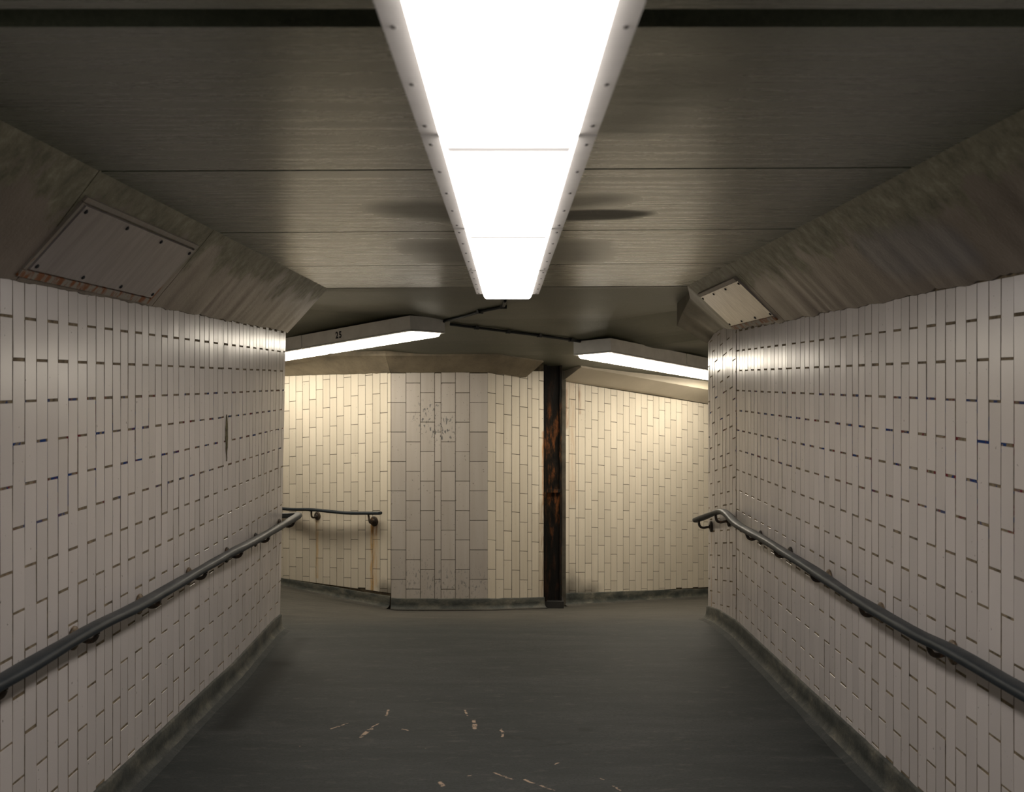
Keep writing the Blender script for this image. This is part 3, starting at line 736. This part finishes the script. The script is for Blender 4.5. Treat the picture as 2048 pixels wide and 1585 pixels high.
# ------------------------------------------------------------------ conduits
def conduit(label, pix, clips, end_on=None):
    pts = []
    for (x, y) in pix:
        p = chit(x, y); p.z = ceil_z(p.x, p.y) - .014; pts.append(p)
    t = thing('conduit', label, 'conduit', pts[0])
    dense = []
    for a, b in zip(pts, pts[1:]):
        for k in range(8): dense.append(a.lerp(b, k / 8))
    dense.append(pts[-1])
    for p in dense: p.z = ceil_z(p.x, p.y) - .014
    if end_on: dense += end_on(dense[-1])
    m = MB(); m.tube(dense, .0125, 10); m.build('pipe', CONDUIT, t, smooth=True)
    for (x, y) in clips:
        p = chit(x, y); i = min(range(len(dense) - 1), key=lambda i: (dense[i] - p).length)
        d = (dense[i + 1] - dense[i]).normalized(); s = d.cross(Vector((0, 0, 1))).normalized(); u = s.cross(d)
        m = MB(); m.box(dense[i], s, d, u, -.03, .03, -.014, .014, -.018, .016, tx=.008)
        m.build('clip', CONDUIT, t)
    return t
conduit('dark conduit on the ceiling from the corridor light to the left branch light', [(1010, 598), (1007, 610), (985, 615), (960, 620), (886, 641)], [(960, 620), (1006, 610)])
conduit('dark conduit on the ceiling running between the left and right branch lights', [(900, 646), (953, 652), (1016, 660), (1079, 668), (1142, 677), (1168, 682)], [(953, 651), (1018, 660), (1079, 668), (1142, 677)],
        )

# ------------------------------------------------------------------ access panels on the coves
def panel(label, corners, B, T, mat, strips, nscrew, gap_dark=True):
    """corners: 4 pixels (far-top... any order); plane through B and T running along Y"""
    B = Vector(B); T = Vector(T); S = (T - B).normalized(); Yv = Vector((0, 1, 0)); nn = S.cross(Yv).normalized()
    if nn.z > 0: nn = -nn
    us = []; ss = []
    for (px, py) in corners:
        r = P(px, py, 1.0); k = B.dot(nn) / r.dot(nn); p = r * k
        us.append(p.y); ss.append((p - Vector((B.x, p.y, B.z))).dot(S))
    us.sort(); ss.sort(); u0 = (us[0] + us[1]) / 2; u1 = (us[2] + us[3]) / 2; s0 = (ss[0] + ss[1]) / 2; s1 = (ss[2] + ss[3]) / 2
    print('panel', u0, u1, s0, s1)
    o = Vector((B.x, 0, B.z)); t = thing('access_panel', label, 'panel', o + Yv * (u0 + u1) / 2 + S * s0)
    m = MB(); m.box(o, Yv, S, -nn, u0, u1, s0, s1, -.016, .02, tx=.002, ty=.002); m.build('cover_plate', mat, t)
    fr_ = MB()
    if strips == 'frame':
        for (a, b, c_, d_) in ((u0 - .035, u1 + .035, s0 - .04, s0 - .006), (u0 - .035, u1 + .035, s1 + .006, s1 + .03), (u0 - .035, u0 - .006, s0 - .006, s1 + .006), (u1 + .006, u1 + .035, s0 - .006, s1 + .006)):
            fr_.box(o, Yv, S, -nn, a, b, c_, d_, -.012, .02, tx=.002, ty=.002)
    else:
        for (a, b, c_, d_) in ((u0, u1, s0 - .035, s0 + .004), (u0, u1, s1 - .004, s1 + .03)):
            fr_.box(o, Yv, S, -nn, a, b, c_, d_, -.022, .02, tx=.002, ty=.002)
    fr_.build('frame', STRIP, t)
    for s in (s0 + .022, s1 - .022):
        for k in range(nscrew):
            y = u0 + .03 + (u1 - u0 - .06) * k / (nscrew - 1)
            q = MB(); q.lathe(o + Yv * y + S * s + nn * .015, nn, [(.009, 0), (.009, .005), (.004, .008)], 8); q.build('screw', DARK_GAP, t)
    return t
panel('large painted metal access panel with rusty lower edge on left cove', [(166, 409), (391, 497), (291, 590), (49, 534)], (BXL, 0, wtz(4.7)), (TXL, 0, .726), PLATE, 'frame', 4)
panel('small shiny metal access panel on right cove by the far corner', [(1404, 594), (1474, 556), (1552, 628), (1468, 650)], (BXR, 0, wtz(7.8)), (TXR, 0, .726), PLATE_R, 'strip', 4)

# ------------------------------------------------------------------ handrails
def smooth_path(pts, n=10):
    out = []
    for i in range(len(pts) - 1):
        p0 = pts[max(i - 1, 0)]; p1 = pts[i]; p2 = pts[i + 1]; p3 = pts[min(i + 2, len(pts) - 1)]
        for k in range(n):
            t = k / n
            out.append(.5 * ((2 * p1) + (p2 - p0) * t + (2 * p0 - 5 * p1 + 4 * p2 - p3) * t * t + (-p0 + 3 * p1 - 3 * p2 + p3) * t ** 3))
    out.append(pts[-1]); return out
def rail_mesh(t, pts, w=.033, h=.021, name='rail', wob=1.0, flare=None):
    prof = []
    for j in range(20):
        a = 2 * math.pi * j / 20; c_, s_ = math.cos(a), math.sin(a)
        x = w * math.copysign(abs(c_) ** .75, c_); z = h * math.copysign(abs(s_) ** (.75 if s_ > 0 else .9), s_)
        prof.append((x, z))
    V = []; Fc = []; R = 20; n = len(pts)
    for i, p in enumerate(pts):
        d = (pts[min(i + 1, n - 1)] - pts[max(i - 1, 0)]).normalized(); s = d.cross(Vector((0, 0, 1))).normalized(); u = s.cross(d)
        k = 1 + .07 * wob * noise3(p.y * 3, p.x, 1); tw = .25 * wob * noise3(p.y * 2.1, 5, p.x)
        if flare: k *= flare(i, n)
        for (x, z) in prof:
            xx = x * math.cos(tw) - z * math.sin(tw); zz = x * math.sin(tw) + z * math.cos(tw)
            V.append(p + s * xx * k + u * zz * (k if not flare else 1))
    for i in range(n - 1):
        for j in range(R):
            j2 = (j + 1) % R; Fc.append((i * R + j, i * R + j2, (i + 1) * R + j2, (i + 1) * R + j))
    Fc.append(tuple(range(R))); Fc.append(tuple((n - 1) * R + j for j in range(R))[::-1])
    o = link(name, V, Fc, RAIL, t, None, True); fix_normals(o); return o
def bracket(t, wall_pt, nrm, rail_pt, rose_r=.048, mat=IRON, rmat=IRON):
    nrm = nrm.normalized(); z = Vector((0, 0, 1)); reach = (rail_pt - wall_pt).dot(nrm)
    path = [wall_pt + nrm * .004, wall_pt + nrm * reach * .35 - z * .006, wall_pt + nrm * reach * .62 - z * .012, wall_pt + nrm * reach * .85 - z * .006,
            wall_pt + nrm * reach * .98 + z * .014, wall_pt + nrm * reach * 1.0 + z * .03]
    path[-1] = Vector((rail_pt.x, rail_pt.y, rail_pt.z - .014))
    m = MB(); pp = smooth_path(path, 5); m.tube(pp, lambda i: .0105 if i > 2 else .014, 10); 
    b = m.build('bracket', mat, t, smooth=True)
    m = MB(); m.lathe(wall_pt + nrm * .001, nrm, [(rose_r, 0), (rose_r, .007), (rose_r * .86, .012), (rose_r * .45, .016), (.016, .022)], 22)
    m.build('wall_rose', rmat, b, smooth=False)
    b_off = b.get('_o')
    return b
def rail_z_at(pts, y):
    for a, b in zip(pts, pts[1:]):
        if min(a.y, b.y) <= y <= max(a.y, b.y): return a.z + (b.z - a.z) * (y - a.y) / (b.y - a.y)
    return pts[-1].z
RX = 1.64
# left
pl_ = [(-RX, -4, -.80), (-RX, 0, -.90), (-RX, 2.5, -.958), (-RX, 3.62, -.978), (-RX, 4.42, -.982), (-RX + .004, 4.96, -1.000), (-RX, 5.75, -1.013), (-RX, 6.6, -1.023), (-RX + .003, 7.3, -1.04), (-RX, 7.95, -1.052), (-RX + .004, 8.45, -1.056), (-RX - .004, 8.80, -1.056), (-1.80, 9.05, -1.09), (-2.4, 9.45, -1.14)]
pl_ = smooth_path([Vector(p) for p in pl_], 10)
t = thing('handrail', 'long dark handrail along the left tiled wall, turning round its far corner', 'handrail', (-WL, 6, -1.06), 'handrails')
rail_mesh(t, pl_)
for i, y in enumerate([-.42, .40, 1.22, 2.02, 2.84, 3.66, 4.485, 5.286, 6.10, 6.93, 7.72]):
    bracket(t, Vector((-WL + .006, y, rail_z_at(pl_, y) - .048)), Vector((1, 0, 0)), Vector((-RX, y, rail_z_at(pl_, y))), mat=IRON, rmat=IRON_WORN if i < 9 else IRON)
yb = 8.62; bracket(t, Vector((-WL - .014, yb, rail_z_at(pl_, yb) - .055)), Vector((1, .0, 0)), Vector((-RX, yb + .06, rail_z_at(pl_, yb))))
# right
pr_ = [(RX, -4, -.80), (RX, 0, -.90), (RX, 2.5, -.965), (RX, 3.55, -.99), (RX, 4.095, -.997), (RX - .004, 4.46, -1.013), (RX, 4.87, -1.022), (RX + .004, 5.36, -1.028), (RX, 6.08, -1.016), (RX - .004, 6.58, -1.014), (RX + .004, 7.17, -1.018), (RX, 7.95, -1.026), (RX, 8.3, -1.0), (RX - .005, 8.50, -.995), (1.63, 8.75, -1.03), (1.62, 9.2, -1.12), (1.615, 9.56, -1.19)]
pr_ = smooth_path([Vector(p) for p in pr_], 10)
t = thing('handrail', 'long dark handrail along the right tiled wall, dipping at its far end', 'handrail', (WL, 6, -1.06), 'handrails')
rail_mesh(t, pr_)
for i, y in enumerate([-.58, .24, 1.06, 1.88, 2.70, 3.53, 4.355, 5.19, 6.03, 6.85, 7.66]):
    bracket(t, Vector((WL - .006, y, rail_z_at(pr_, y) - .048)), Vector((-1, 0, 0)), Vector((RX, y, rail_z_at(pr_, y))), mat=IRON, rmat=IRON_WORN if i < 9 else IRON)
for y, x in ((8.72, 1.731), (9.38, 1.713)):
    bracket(t, Vector((x, y, rail_z_at(pr_, y) - .065)), Vector((-1, 0, 0)), Vector((x - .105, y + .02, rail_z_at(pr_, y))))
# far left
def rp(t_, z): return blp(t_, .10, z)
fl = smooth_path([rp(3.2, -1.33), rp(2.3, -1.35), P(565, 1018, 12.2), rp(1.02, -1.37), rp(.55, -1.372), P(734, 1027, 11.47), P(750, 1027, 11.42), P(760, 1027, 11.38)], 10)
t = thing('handrail', 'short dark handrail on the far left wall with rust streaks below', 'handrail', tuple(blp(1, 0, -1.4)), 'handrails')
zf1 = P(651, 1024, 11.85).z; 
rail_mesh(t, fl, w=.026, h=.016, wob=.3, flare=lambda i, n: 1 + (.35 * max(0, (i - n + 14) / 14) if i > n - 14 else 0))
def nearest(pts, x): return min(pts, key=lambda p: abs(p.x - x))
for tt in (.22, 1.02, 1.84):
    wp = blp(tt, .005, 0); nb = (blp(tt, 1) - blp(tt, 0)); r_ = nearest(fl, blp(tt, .10).x)
    wp.z = r_.z - .075 - (.015 if tt < .5 else 0)
    bracket(t, wp, nb, r_, rose_r=.052 if tt < .5 else .044, mat=IRON, rmat=IRON)

# ------------------------------------------------------------------ broken tile edge on the left wall expansion joint
m = MB(); pts = []
n_ = 14
for i in range(n_ + 1):
    a = i / n_; z = -.21 - .29 * a; wdt = .022 * math.sin(math.pi * min(a * 1.15, 1)) * (1 + .4 * noise3(a * 9, 1, 2)) + .004
    yc = 6.945 + .008 * noise3(a * 7, 5, 1); pts.append((yc - wdt, yc + wdt, z))
for (a, b, z) in pts: m.v += [Vector((-WL + .004, a, z)), Vector((-WL + .0085, a + .004, z)), Vector((-WL + .0085, b - .004, z)), Vector((-WL + .004, b, z))]
for i in range(n_):
    for k in range(3): m.f.append((i * 4 + k, i * 4 + k + 1, i * 4 + 5 + k, i * 4 + 4 + k)); m.fm.append(0)
o = m.build('trim_%d' % (tr[0] + 1), simple('filler_mortar', (.13, .11, .055), .9, var=.5, vs=40, bump=.003)); struct(o)

# parents keep their world offset only as bookkeeping
for o in list(bpy.data.objects):
    if '_o' in o: del o['_o']
